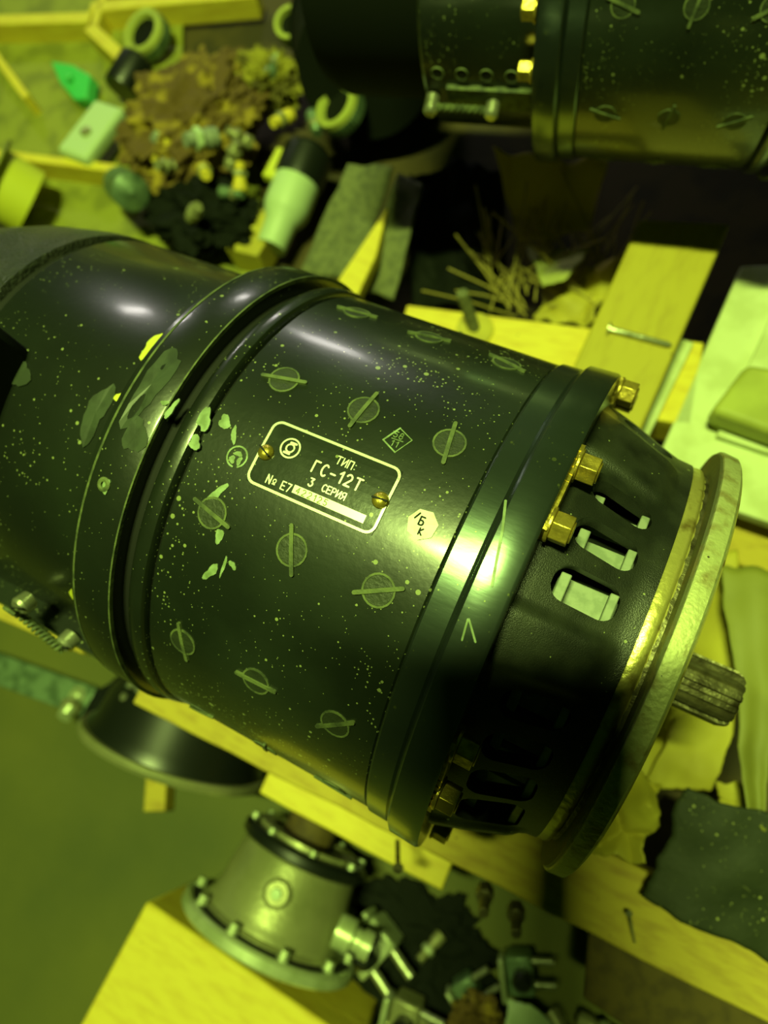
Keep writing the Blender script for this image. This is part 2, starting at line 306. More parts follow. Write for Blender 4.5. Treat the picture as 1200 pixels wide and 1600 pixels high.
    if main:
        na = 360; xs = [-.139, -.125, -.09, -.05, -.007, .04, .088, .13, .155, .177, .2, .218, .234]; v = []; f = []
        for x in xs:
            for i in range(na): v.append(cp(x, i, bell_r(x, i)))
        for x in xs[::-1]:
            for i in range(na): v.append(cp(x, i, bell_r(x, -15.5) - .085 if x < .2 else .70))
        k = 2 * len(xs)
        for j in range(k):
            for i in range(na): f.append((j * na + i, j * na + (i + 1) % na, ((j + 1) % k) * na + (i + 1) % na, ((j + 1) % k) * na + i))
        b = MB(); b.add(v, f); bell = b.build('bell_housing', 'cast', g)
        b = MB()
        for a, hw, _ in slots:
            h = R_(hw) * .87; x0, x1 = -.062, .150; rad = min(h, .05) * .98
            poly = []
            for cxq, cyq, s0 in ((x1 - rad, h - rad, 0), (x0 + rad, h - rad, 90), (x0 + rad, -h + rad, 180), (x1 - rad, -h + rad, 270)):
                for t in range(0, 91, 15): poly.append((cxq + rad * math.cos(R_(s0 + t)), cyq + rad * math.sin(R_(s0 + t))))
            mx = frame((0, 0, 0), cp(0, a, 1), (1, 0, 0)); b.prism(poly, .62, 1.1, mx)
        cut = b.build('cutter', 'cast'); boolean(bell, cut)
        bell.data.materials.clear(); bell.data.materials.append(M['cast'])
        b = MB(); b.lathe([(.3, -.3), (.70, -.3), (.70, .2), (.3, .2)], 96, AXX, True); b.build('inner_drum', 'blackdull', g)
        # pale U-shaped insulator seen through each slot
        for a, hw, _ in slots[:7]:
            aa = a - 1.0; b = MB(); mx = frame((0, 0, 0), cp(0, aa, 1), (1, 0, 0)); hh = R_(hw) * .80
            b.box((.05, 0, .735), (.20, 2 * hh, .03), mx)
            b.box((-.028, 0, .775), (.034, 2 * hh, .10), mx); b.box((.128, 0, .768), (.028, 2 * hh, .085), mx)
            b.build('insulator', 'white', g, bevel=.004)
        for a in (19.6, 6.0, 75, 61.5, -37.8, -51.3, -98, -111, 120, 134, 180, 194):
            hexbolt('hex_bolt', g, -.132, a, .978, twist=a * 2)
        for a in (12.8, 68.2, -44.5):
            b = MB(); out = []
            for i in range(12): a0, a1 = a - 9.2 + 18.4 * i / 12, a - 9.2 + 18.4 * (i + 1) / 12; b.add([cp(x, q, r) for x in (-.139, -.126) for q in (a0, a1) for r in (.925, 1.034 - .03 * math.sin(PI * (i + .5) / 12))], [(0, 1, 3, 2), (4, 6, 7, 5), (0, 4, 5, 1), (2, 3, 7, 6), (0, 2, 6, 4), (1, 5, 7, 3)])
            b.build('lock_plate', 'brass', g)
    # mounting collar, flange and splined shaft
    if main:
        b = MB(); b.lathe([(.60, .21), (.786, .21), (.797, .236), (.798, .268), (.794, .276), (.780, .284), (.776, .306), (.60, .306)], 160, AXX, True); b.build('collar', 'collar', g)
        b = MB(); b.lathe([(.60, .304), (.868, .304), (.885, .309), (.888, .318), (.882, .366), (.872, .374), (.60, .374)], 160, AXX, True)
        fl = b.build('flange', 'rim', g)
        b = MB(); b.lathe([(.70, .2985), (.874, .2985), (.878, .306), (.70, .306)], 160, AXX, True); b.build('flange_flank_shade', 'flank_shade', fl)  # added ring, its dark colour paints the shade of the flank
        b = MB(); b.lathe([(.70, .372), (.860, .372), (.855, .382), (.70, .382)], 160, AXX, True); b.build('register_lip', 'collar', g)
        b = MB(); b.lathe([(0, .25), (.78, .25), (.78, .32), (0, .32)], 64, AXX); b.build('end_plate', 'shaft', g)
        n = 14; prof = []
        for i in range(n):
            for da, r in ((-.34, .098), (-.26, .115), (.14, .117), (.24, .098)): prof.append(((i + da) * 2 * PI / n + PI / n, r))
        b = MB(); poly = [(r * math.cos(t), r * math.sin(t)) for t, r in prof]
        v = []; f = []; K = len(poly); zs = [(.30, 1), (.70, 1), (.725, .93), (.735, .86)]
        for z, s_ in zs: v += [(p * s_, q * s_, z) for p, q in poly]
        for j in range(3):
            for i in range(K): f.append((j * K + i, j * K + (i + 1) % K, (j + 1) * K + (i + 1) % K, (j + 1) * K + i))
        f += [list(range(K))[::-1], [3 * K + i for i in range(K)]]
        b.add(v, f, AXX); b.build('splined_shaft', 'shaft', g, smooth=20)
    return g

gen = make_generator('large black starter generator with riveted type plate, lying across the wooden beams')
# type plate
pl = MB(); X0, A0 = -.8375, -2.15
def P(s, t): return s, t
hw, hh = .2345, .112
b = MB(); xs = [-hw + 2 * hw * i / 12 for i in range(13)]; ts = [-hh + 2 * hh * i / 8 for i in range(9)]
bend(b, [[(xs[i], ts[j]), (xs[i + 1], ts[j]), (xs[i + 1], ts[j + 1]), (xs[i], ts[j + 1])] for i in range(12) for j in range(8)], X0, A0, 1.0, .005)
plate = b.build('type_plate', 'plate', gen)
b = MB()
rc = .03; fr = arc(hw - rc, hh - rc, rc, rc, 0, 90, 5) + arc(-hw + rc, hh - rc, rc, rc, 90, 180, 5) + arc(-hw + rc, -hh + rc, rc, rc, 180, 270, 5) + arc(hw - rc, -hh + rc, rc, rc, 270, 360, 5)
bend(b, stroke(fr + [fr[0]], .009), X0, A0, 1.0, .0075); b.build('plate_frame', 'letter', plate)
b = MB(); S = []
S += text('ТИП:', .022, .052, .026, .0042, .26)
S += text('ГС-12Т', -.039, -.003, .038, .0062, .42, .9)
S += text('3', -.028, -.049, .026, .0050); S += text('СЕРИЯ', .022, -.048, .023, .0040, .25)
S += text('N', -.166, -.094, .028, .0045); S += text('o', -.143, -.091, .026, .0036); S += text('Е7', -.110, -.094, .026, .0042, .28)
bend(b, S, X0, A0, 1.0, .0075); b.build('lettering', 'letter', plate)
b = MB(); S = stroke(arc(-.142, .040, .033, .033, 0, 360, 24), .006) + stroke(arc(-.142, .040, .014, .014, 0, 360, 16), .006)
for sg in (1, -1): S += stroke([(-.142 + sg * .004 - .010, .040 + sg * .019), (-.142 + sg * .004 + .010, .040 + sg * .019)], .008)
bend(b, S, X0, A0, 1.0, .0075); b.build('maker_emblem', 'letter', plate)
b = MB(); bx = [-.068 + .262 * i / 8 for i in range(9)]
bend(b, [[(bx[i], -.090), (bx[i + 1], -.090), (bx[i + 1], -.063), (bx[i], -.063)] for i in range(8)], X0, A0, 1.0, .0072); bar = b.build('number_field', 'letter', plate)
b = MB(); bend(b, text('422125', -.055, -.087, .020, .003, .50), X0, A0, 1.0, .0085); b.build('serial_digits', 'digits', bar)
for x, a, rt in ((-1.049, -2.4, -25), (-.624, -2.3, 5)):
    mx = frame(cp(x, a, 1.0), cp(0, a, 1), (1, 0, 0)); b = MB(); b.lathe([(0, 0), (.027, 0), (.027, .012), (.021, .022), (.010, .027), (0, .027)], 28, mx); s_ = b.build('plate_screw', 'brass', plate)
    b = MB(); b.box((0, 0, .026), (.052, .006, .006), mx @ Matrix.Rotation(R_(rt), 4, 'Z')); b.build('slot', 'gap', s_)
# inspection stamps
b = MB(); x, a = surf(660, 820, 1.0); hp = [(.050 * math.cos(R_(51.4 * i + 20)), .050 * math.sin(R_(51.4 * i + 20))) for i in range(7)]
bend(b, [[(0, 0), hp[i], hp[(i + 1) % 7]] for i in range(7)], x, a, 1.0, .004); st = b.build('inspection_stamp', 'stampw', gen)
b = MB(); bend(b, text('Б', -.012, -.004, .026, .005) + text('К', .0, -.032, .02, .0045) + stroke([(-.03, .01), (-.02, .03)], .005), x, a, 1.0, .006); b.build('stamp_mark', 'gap', st)
b = MB(); x, a = surf(621, 688, 1.0)
sq = [(-.042, -.018), (.014, -.044), (.044, .018), (-.012, .044)]
bend(b, stroke([sq[0], sq[1]], .005) + stroke(sq[1:], .003) + stroke([sq[3], sq[0]], .006) + text('58', -.019, .006, .022, .003, .35) + text('11', -.013, -.026, .020, .003, .5) + stroke([(-.020, -.001), (.020, .001)], .0025), x, a, 1.0, .003); b.build('inspection_stamp', 'pale', gen)
b = MB(); x, a = surf(371, 714, 1.0)
bend(b, stroke(arc(0, 0, .036, .036, -60, 270, 18), .006), x, a, 1.0, .003); blob(b, x + .0, a + .6, .013, .010, 0, 3, 1.0); blob(b, x - .012, a - .8, .012, .012, 0, 5, 1.0); blob(b, x + .014, a - .6, .010, .013, 0, 6, 1.0); b.build('inspection_stamp', 'pale', gen)
# scrapes, stains and paint chips
def marks(name, m, lst, r):
    for i, (px, py, rx, ry, rot) in enumerate(lst):
        x, a = surf(px, py, r); b = MB(); blob(b, x, a, rx, ry, rot, 11 * i + int(px), r); b.build(name, m, gen)
marks('scrape', 'pale', [(338, 773, .045, .016, 60), (343, 838, .012, .030, 10), (330, 893, .016, .034, -25), (364, 883, .016, .010, -40), (350, 885, .006, .035, 0), (352, 660, .030, .018, -30), (366, 680, .010, .03, 20)], 1.0)
marks('scrape', 'pale', [(320, 655, .022, .045, 10), (305, 692, .020, .026, 60)], 1.014)
marks('stain', 'stain', [(238, 600, .055, .14, -4), (212, 680, .04, .07, 10)], 1.041)
marks('scrape', 'pale', [(268, 640, .012, .035, -10), (258, 630, .014, .010, 0), (166, 760, .016, .022, 0)], 1.043)
marks('paint_chip', 'yellowpaint', [(237, 540, .022, .06, -5), (192, 622, .028, .026, 10)], .943)
marks('stain', 'stain', [(150, 645, .05, .10, 0), (28, 585, .05, .06, 0)], .941)
marks('paint_chip', 'yellowpaint', [(113, 928, .012, .03, 0)], .945)
x, a = surf(163, 757, 1.042); b = MB(); mx = frame(cp(x, a, 1.04), cp(0, a, 1)); b.lathe([(.010, 0), (.026, 0), (.026, .006), (.018, .010), (.010, .008)], 20, mx, True); b.build('eyelet', 'dusty', gen)
def scratch(lst, r, w_=.006):
    b = MB()
    for pts in lst:
        q = [surf(px, py, r) for px, py in pts]; x0, a0 = q[0]
        bend(b, stroke([(x - x0, R_(a - a0) * r) for x, a in q], w_), x0, a0, r, .002)
    b.build('scratch', 'pale', gen)
scratch([[(790, 783), (785, 830), (775, 880), (769, 915)]], 1.040, .008)
scratch([[(731, 968), (722, 1000)], [(733, 968), (743, 1003)]], 1.040, .006)
# lower cover strip with two wire-locked screws
b = MB()
for i in range(10):
    a0, a1 = -118 + 46 * i / 10, -118 + 46 * (i + 1) / 10
    b.add([cp(x, q, r) for x in (-2.42, -1.66) for q in (a0, a1) for r in (.93, 1.025)], [(0, 1, 3, 2), (4, 6, 7, 5), (0, 4, 5, 1), (2, 3, 7, 6), (0, 2, 6, 4), (1, 5, 7, 3)])
lug = b.build('clamp_strip', 'paint_plain', gen)
ends = []
for px, py in ((38, 945), (107, 1003)):
    x, a = surf(px, py, 1.03); ends.append(cp(x, a, 1.07)); n_ = cp(0, a + 12, 1)
    mx = frame(cp(x, a, 1.0), n_); b = MB(); b.lathe([(0, 0), (.042, 0), (.042, .05), (.032, .062), (0, .064)], 24, mx); s_ = b.build('lock_screw', 'steel', lug)
    b = MB(); b.box((0, 0, .064), (.09, .010, .006), mx @ Matrix.Rotation(.5, 4, 'Z')); b.build('slot', 'gap', s_)
b = MB()
for ph in (0, PI):
    p = []
    for i in range(61):
        t = i / 60; q = ends[0].lerp(ends[1], t); p.append(q + Vector((.0, .012 * math.sin(ph + t * 36), .012 * math.cos(ph + t * 36))))
    b.tube(p, .0095, 6)
b.tube([ends[0] + Vector((-.02, 0, .05)), ends[0] + Vector((.05, 0, .07)), ends[0].lerp(ends[1], .12)], .009, 6)
b.build('lock_wire', 'dusty', lug)
# added black block standing in for the shadow at the left edge
tp_ = at(-62, 575, 1.02)
b = MB(); b.box((tp_.x, tp_.y, 1.0), (.30, .38, .34)); tb = b.build('shadow_block', 'blackdull', gen, bevel=.04)
b = MB(); b.cyl(.07, 1.15, 1.26, 20, Matrix.Translation((tp_.x, tp_.y, 0))); b.build('shadow_block_stud', 'black', tb)

# second generator, behind
g2 = make_generator('second black generator with a perforated end drum, lying in the shadow behind', (-1.47, 3.40, .21), R_(180 + 11.3), main=False, rx=R_(5.2))
b = MB(); b.lathe([(.5, -.139), (.86, -.139), (.86, .48), (.84, .50), (.5, .50)], 96, AXX, True); dr = b.build('end_drum', 'paint_plain', g2)
b = MB(); b.lathe([(.5, .50), (.74, .50), (.74, 1.1), (.7, 1.2), (0, 1.2)], 64, AXX); b.build('end_cover', 'blackdull', g2)
for k in range(4):
    ha = 98; mx = frame(cp(.0 + .135 * k, ha, .862), cp(0, ha, 1)); b = MB(); b.lathe([(0, 0), (.030, 0), (.030, .004), (0, .004)], 18, mx, False); h = b.build('hole', 'gap', dr)
    b = MB(); b.lathe([(.030, 0), (.038, 0), (.036, .007), (.030, .006)], 18, mx, True); b.build('hole_lip', 'dusty', h)
b = MB(); p0, p1 = cp(.10, 109, .93), cp(.45, 109, .93)
for i in range(10):
    a0, a1 = 103 + i, 104 + i
    b.add([cp(x, q, r) for x in (-.11, .36) for q in (a0, a1) for r in (.85, .89)], [(0, 1, 3, 2), (4, 6, 7, 5), (0, 4, 5, 1), (2, 3, 7, 6), (0, 2, 6, 4), (1, 5, 7, 3)])
ls = b.build('clamp_strip', 'dusty', dr)
b = MB()
for ph in (0, PI): b.tube([p0.lerp(p1, i / 40) + Vector((0, .012 * math.sin(ph + i * .8), .012 * math.cos(ph + i * .8))) for i in range(41)], .010, 6)
b.build('lock_wire', 'dusty', ls)
for p in (p0, p1):
    b = MB(); b.lathe([(0, -.06), (.04, -.06), (.04, .03), (.028, .045), (0, .045)], 20, frame(p, cp(0, 109, 1))); b.build('lock_screw', 'steel', ls)
for a in (62, 74, 90, 52): hexbolt('hex_bolt', g2, -.132, a, .975, twist=a)

# ================================================================== timber frame
def beam(name, label, p0, p1, wdt, h, m, side=1, cat='wooden beam', bevel=.012, group=None, jag=0):
    p0, p1 = Vector(p0), Vector(p1); L = (p1 - p0).length; ang = math.atan2(p1.y - p0.y, p1.x - p0.x)
    n = max(2, int(L / .25)) if jag else 1; v = []; f = []
    for i in range(n + 1):
        x = L * i / n; j = jag * noise.noise(Vector((x * 5, p0.y, 3))); j2 = jag * noise.noise(Vector((x * 6, p0.x, 9)))
        v += [(x, j, 0), (x, side * wdt + j2 * .3, 0), (x, side * wdt + j2 * .3, -h), (x, j * .5, -h)]
    for i in range(n):
        for k in range(4): f.append((4 * i + k, 4 * i + (k + 1) % 4, 4 * i + 4 + (k + 1) % 4, 4 * i + 4 + k))
    f += [(0, 1, 2, 3), (4 * n + 3, 4 * n + 2, 4 * n + 1, 4 * n)]
    b = MB(); b.add(v, f); o = b.build(name, m, None, p0, (0, 0, ang), smooth=30, bevel=bevel)
    return tag(o, label, cat, group)
ZB = -1.36
beam('wooden_beam', 'short piece of pine beam at the left edge under the wire-locked screws', at(-150, 905, ZB - .1), at(128, 1022, ZB - .1), .42, .34, 'woodold', 1)
beam('wooden_beam', 'long weathered pine beam running under the near side of the generator', at(206, 1100, ZB), at(1330, 1665, ZB), .42, .34, 'woodold', 1, jag=.02)
pA, pB = at(640, 493, ZB), at(1000, 560, ZB)
beam('wooden_beam', 'bright pine beam behind the generator carrying the washer and threaded stud', at(636, 476, ZB), at(1100, 535, ZB), .62, .3, 'wood', -1)
# cross beam, which carries the end ring
cb = MB(); zt = -1.045; q = [at(1000, 343, zt), at(1141, 350, zt)]
xl, xr = q[0].x, q[1].x
cb.prism([(q[0].x, q[0].y), (q[1].x, q[1].y), (q[1].x - .02, -.86), (q[0].x + .02, -.86)], zt - .31, zt)
tag(cb.build('wooden_beam', 'mustard', bevel=.015), 'thick yellow pine cross beam with a loose nail on it, right of the generator', 'wooden beam')
cb = MB(); cb.box((-2.1, 0, -1.1525), (.5, 2.3, .415)); tag(cb.build('wooden_beam', 'woody', bevel=.015), 'short pine cross beam hidden under the left half of the generator', 'wooden beam')
# lower board of the crate
beam('crate_board', 'bright lower crate board sticking out below the near beam beside the nail', at(404, 1240, -2.0), at(690, 1392, -2.0), .45, .14, 'wood', 1, 'board', jag=.02)
# side strips right of cross beam
beam('thin_plank', 'thin cream slat lying along the right side of the cross beam', at(1085, 535, -1.32), at(985, 740, -1.32), .09, .1, 'woodpale', -1, 'plank')
def sheetbox(name, label, cat, pix, z, h, m, bevel=.01):
    p = [at(x, y, z) for x, y in pix]; b = MB(); c = sum(p, Vector()) / len(p)
    b.prism([(q.x - c.x, q.y - c.y) for q in p], -h, 0); return tag(b.build(name, m, None, (c.x, c.y, z), bevel=bevel), label, cat)
sheetbox('painted_board', 'large cream painted board at the right edge, under the small olive box', 'board', [(1158, 416), (1300, 410), (1300, 850), (1140, 795), (1020, 735)], -1.36, .1, 'woodpale')
sheetbox('painted_board', 'narrow cream board lying on the larger cream board at the right edge', 'board', [(1216, 470), (1300, 470), (1300, 740), (1120, 680)], -1.30, .05, 'woodpale')
bx_ = sheetbox('cardboard_box', 'small flat olive box with a rounded dark end, on the cream boards', 'box', [(1168, 567), (1310, 590), (1310, 712), (1112, 640)], -1.08, .20, 'papergreen', .04)
sheetbox('wooden_block', 'brown wooden block below the cream board at the right edge', 'wooden block', [(1120, 770), (1320, 840), (1320, 960), (1090, 850)], -1.66, .3, 'woodold')
sheetbox('yellow_block', 'bright yellow pine block on the floor at the lower left corner', 'wooden block', [(228, 1408), (560, 1636), (480, 1830), (40, 1760)], -2.35, .95, 'wood', .03)
sheetbox('crate_board', 'dim brown board below the near beam in the lower right corner', 'board', [(922, 1440), (1340, 1640), (1340, 1850), (1120, 1700), (912, 1560)], -1.78, .05, 'brownboard')

# stud with washer, nails
p = at(742, 516, ZB); t = thing('threaded_stud', 'threaded steel stud standing on a pale washer on the far beam', 'stud', p)
b = MB(); b.lathe([(.03, 0), (.135, 0), (.135, .018), (.12, .028), (.03, .028)], 32, None, True); b.build('washer', 'paper', t)
b = MB(); tp = at(722, 457, -1.0) - p
b.tube([Vector((0, 0, 0)) + tp * (i / 24) for i in range(25)], .036, 12, [.044 if i % 2 else .038 for i in range(25)]); b.build('stud', 'strap', t)
def nail(label, p0, p1, r, m='steel'):
    p0, p1 = Vector(p0), Vector(p1); d = (p1 - p0); t = thing('nail', label, 'nail', p0)
    b = MB(); b.tube([Vector(), d * .93, d], r, 10, [r, r, r * .2]); b.build('shank', m, t)
    b = MB(); b.cyl(r * 2.3, -r * .6, 0, 14, frame((0, 0, 0), d)); b.build('head', m, t)
nail('loose bright nail lying across the yellow cross beam', at(953, 514, zt + .022), at(1050, 540, zt + .022), .018)
nail('thin nail standing up below the near beam, head showing', at(622, 1356, -1.3), at(621, 1312, -1.55), .014, 'shaft')
nail('tiny nail stuck in the near beam below the flange', at(983, 1428, ZB + .12), at(992, 1475, ZB), .008, 'steel')
for i, (px, py) in enumerate(((758, 1388), (806, 1418))):
    p = at(px, py, -1.75); b = MB(); b.prism([(.055 * math.cos(R_(60 * k)), .055 * math.sin(R_(60 * k))) for k in range(6)], 0, .1); b.cyl(.03, .1, .25, 14)
    tag(b.build('bolt', 'shaft', None, p, (R_(20), 0, .4), bevel=.004), ('left one of two dark bolt ends hanging below the near beam', 'right one of two dark bolt ends hanging below the near beam')[i], 'bolt', 'bolt ends under the near beam')

# ================================================================== paper and card
def sheet(name, label, cat, corners, m, amp=.05, freq=3, seed=0, n=26, ragged=.03, solid=.006, facet=False, kind=None, fold=0):
    p = [Vector(c) for c in corners]; c0 = sum(p, Vector()) / 4; v = []; f = []; n_ = n
    for j in range(n_ + 1):
        for i in range(n_ + 1):
            s, t = i / n_, j / n_
            rs = ragged * (noise.noise(Vector((t * 3, seed, 1))) + .3 * noise.noise(Vector((t * 13, seed, 1)))); rt = ragged * (noise.noise(Vector((s * 3, seed, 5))) + .3 * noise.noise(Vector((s * 13, seed, 5))))
            q = (p[0] * (1 - s) + p[1] * s) * (1 - t) + (p[3] * (1 - s) + p[2] * s) * t
            q = q + (p[1] - p[0]).normalized() * rs + (p[3] - p[0]).normalized() * rt
            k = Vector((q.x * freq, q.y * freq, seed * 3.7))
            if facet:
                d = noise.voronoi(k)[0]; h = (d[1] - d[0]) * 1.2 - d[0] * .8
            else: h = noise.fractal(k, .8, 2, 3)
            q = q + Vector((0, 0, amp * h + fold * math.sin(s * 7 + seed) * .5)); v.append(q - c0)
    for j in range(n_):
        for i in range(n_): a = j * (n_ + 1) + i; f.append((a, a + 1, a + n_ + 2, a + n_ + 1))
    b = MB(); b.add(v, f); return tag(b.build(name, m, None, c0, smooth=25 if facet else 60, solid=solid), label, cat, kind=kind)
def px4(pts): return [at(x, y, z) for x, y, z in pts]
sheet('wrapping_paper', 'sheet of yellow kraft paper lying under the splined shaft', 'paper', px4([(1040, 850, -1.5), (1150, 860, -1.4), (1165, 1090, -1.4), (980, 1260, -1.6)]), 'paper', .09, 1.6, 2, fold=.06)
sheet('wrapping_paper', 'small piece of kraft paper below the shaft, bending into shadow', 'paper', px4([(1060, 1120, -1.35), (1168, 1085, -1.25), (1110, 1235, -1.4), (1000, 1230, -1.5)]), 'paper', .06, 2.2, 9)
sheet('waxed_paper', 'long olive strip of waxed paper hanging down the right edge', 'paper', px4([(1128, 880, -1.25), (1230, 900, -1.2), (1198, 1300, -1.0), (1172, 1290, -1.05)]), 'paperolive', .04, 1.2, 4, fold=.02)
sheet('crumpled_paper', 'crumpled bright yellow paper ball below the flange', 'paper', px4([(960, 1180, -1.15), (1035, 1225, -1.1), (1010, 1350, -1.0), (915, 1335, -1.1)]), 'paper', .17, 4.2, 5, 30, .06, facet=True)
sheet('crumpled_paper', 'small lit scrap of yellow paper between the card and the waxed strip', 'paper', px4([(1120, 1220, -1.3), (1190, 1230, -1.3), (1190, 1330, -1.3), (1130, 1280, -1.4)]), 'paper', .08, 3, 8, facet=True)
sheet('card_sheet', 'creased dark green card lying over the near beam at the right edge', 'card', px4([(1075, 1230, -1.05), (1340, 1330, -.95), (1330, 1580, -1.15), (1003, 1400, -1.18)]), 'card', .05, 1.5, 6, 30, .05, .012, fold=.05)
sheet('wrapping_paper', 'torn light paper corner catching the light under the second generator', 'paper', px4([(822, 384, -1.7), (925, 388, -1.65), (885, 436, -1.45), (848, 450, -1.5)]), 'papergreen', .05, 3, 12, 16)
sheet('wrapping_paper', 'dim crumpled brown paper in the shadow of the second generator', 'paper', px4([(770, 240, -1.3), (950, 250, -1.3), (915, 372, -1.7), (815, 372, -1.8)]), 'paper', .14, 2, 14, 24, facet=True)
sheet('wrapping_paper', 'crumpled yellow paper among the straw beside the cross beam', 'paper', px4([(850, 430, -1.8), (975, 395, -1.6), (930, 500, -1.6), (840, 505, -1.75)]), 'paper', .16, 3.2, 21, 26, .08, facet=True)
rr = random.Random(5)
b = MB()
for i in range(70):
    p = at(rr.uniform(765, 960), rr.uniform(400, 500), -1.75); a = rr.gauss(2.0, .6); L = rr.uniform(.25, .9); d = Vector((math.cos(a), math.sin(a), rr.uniform(-.1, .5))) * L
    b.tube([p, p + d * .5 + Vector((0, 0, .03)), p + d], .008, 5)
tag(b.build('straw', 'straw'), 'loose straw and wood shavings between the far beam and cross beam', 'straw', kind='stuff')

# ================================================================== clutter behind, left
ZT = -2.32
t = thing('wooden_tray', 'plywood sorting tray with yellow divider slats in the upper left corner', 'tray', at(120, 150, ZT))
tb_ = at(120, 150, ZT)
def rel(px, py, z): return at(px, py, z) - tb_
b = MB(); q = [rel(x, y, ZT) for x, y in ((-150, -200), (285, -160), (285, 100), (400, 250), (430, 520), (-150, 520))]; b.prism([(p.x, p.y) for p in q], -.06, 0); b.build('tray_bottom', 'woodgreen', t)
for (p0, p1, wd) in (((-60, 32), (140, 26), .16), ((140, 10), (400, -14), .16), ((138, 40), (222, 118), .15), ((146, 40), (175, -60), .10), ((-30, 55), (40, 150), .09), ((-60, 232), (180, 262), .10)):
    a, c = rel(*p0, ZT + .24), rel(*p1, ZT + .24); d = c - a; L = d.length
    b = MB(); b.box((L / 2, 0, -.13), (L, wd, .26)); b.build('divider_slat', 'wood', t, a, (0, 0, math.atan2(d.y, d.x)), bevel=.012)
def knurled(px, py, z, r, label, tilt, rot=0):
    p = at(px, py, z); t = thing('knurled_cap', label, 'cap', p, (tilt, 0, rot), 'knurled caps in the clutter')
    n = 36; poly = []
    for i in range(n * 2): q = r * (1 if i % 2 else .95); poly.append((q * math.cos(PI * i / n), q * math.sin(PI * i / n)))
    b = MB(); b.prism(poly, 0, .12); b.build('knurled_ring', 'teal', t, bevel=.006)
    b = MB(); b.lathe([(r * .62, .12), (r * .97, .12), (r * .93, .17), (r * .7, .175)], 40, None, True); b.build('face_ring', 'papergreen', t)
    b = MB(); b.lathe([(0, .0), (r * .6, .0), (r * .6, .125), (0, .125)], 32); b.build('centre', 'blackdull', t)
    return t
knurled(238, 64, ZT + .12, .27, 'knurled cap with pale rim beside the tray slats', R_(18), R_(-20))
knurled(462, 50, ZT + .5, .17, 'small dim knurled cap below the top edge of the picture', R_(22), R_(10))
knurled(540, 180, ZT + .55, .23, 'dim knurled cap next to the black drum', R_(25), R_(-45))
# pale plate with a screw, black cap behind it
p = at(140, 200, ZT + .34); a1, a2 = at(100, 245, ZT + .34), at(180, 140, ZT + .34); an = math.atan2(a2.y - a1.y, a2.x - a1.x)
t = thing('pale_bracket', 'pale green metal bracket with one round screw, on the tray', 'bracket', p, (0, 0, an))
b = MB(); b.box((0, 0, -.08), (.72, .42, .16)); b.build('plate', 'palegrn', t, bevel=.05, seg=4)
b = MB(); b.lathe([(0, 0), (.06, 0), (.06, .02), (.03, .03), (0, .03)], 20, Matrix.Translation((-.06, 0, 0))); s_ = b.build('screw', 'alu', t)
p = at(190, 142, ZT + .24); b = MB(); b.lathe([(0, 0), (.19, 0), (.2, .03), (.2, .36), (.16, .4), (0, .4)], 32, frame((0, 0, 0), (math.cos(an), math.sin(an), .1)))
tag(b.build('bottle_cap', 'black', None, p), 'plain black cylindrical cap touching the pale bracket', 'cap')
b = MB(); pts = px4([(82, 96, ZT + .12), (120, 108, ZT + .12), (150, 128, ZT + .12), (140, 160, ZT + .12), (118, 158, ZT + .12), (95, 130, ZT + .12)]); c = sum(pts, Vector()) / 6
b.prism([((q.x - c.x), (q.y - c.y)) for q in pts], -.1, .05); b.cyl(.05, .05, .12, 16)
tag(b.build('plastic_scrap', 'greenplastic', None, c, (R_(12), R_(-8), 0), bevel=.02), 'bright green plastic piece left of the pale bracket', 'plastic piece')
# coil of yellow tape at the left edge
t = thing('tape_reel', 'yellow reel with olive rim at the left edge above the generator', 'reel', at(20, 300, ZT + .36), (R_(20), R_(-35), R_(-20)))
b = MB(); b.lathe([(.16, -.18), (.34, -.18), (.34, .18), (.16, .18)], 48, None, True); b.build('winding', 'yellowpaint', t)
b = MB(); b.lathe([(.14, .18), (.42, .18), (.44, .2), (.42, .225), (.14, .225)], 48, None, True); b.build('rim', 'woodgreen', t)
def lump(name, label, cat, p, size, m, seed, amp=.35, freq=2.2, sub=4, kind=None, rot=(0, 0, 0), smooth=60):
    bm = bmesh.new(); bmesh.ops.create_icosphere(bm, subdivisions=sub, radius=1)
    for v in bm.verts:
        k = v.co * freq + Vector((seed * 5.1, 0, 0)); h = noise.fractal(k, .9, 2, 5) + .5 * abs(noise.noise(k * 2.3)); v.co *= 1 + amp * h
        v.co = Vector((v.co.x * size[0], v.co.y * size[1], v.co.z * size[2]))
    b = MB(); b.add([v.co.copy() for v in bm.verts], [[v.index for v in f.verts] for f in bm.faces]); bm.free()
    return tag(b.build(name, m, None, p, rot, smooth=smooth), label, cat, kind=kind)
lump('rag_or_shade_lump', 'large crumpled oily brown rag behind the generator', 'rag', at(300, 190, ZT + .42), (.62, .75, .30), 'rag', 1, .32, 3.6, 6)
lump('rag_or_shade_lump', 'yellowish rag piece right of the brown rag', 'rag', at(418, 128, ZT + .36), (.32, .26, .22), 'ragy', 4, .5, 4.0, 6)
lump('rag_or_shade_lump', 'dark lower lump of rag behind the brush housing', 'rag', at(318, 335, ZT + .30), (.50, .36, .22), 'blackdull', 6, .4, 3.2, 5)
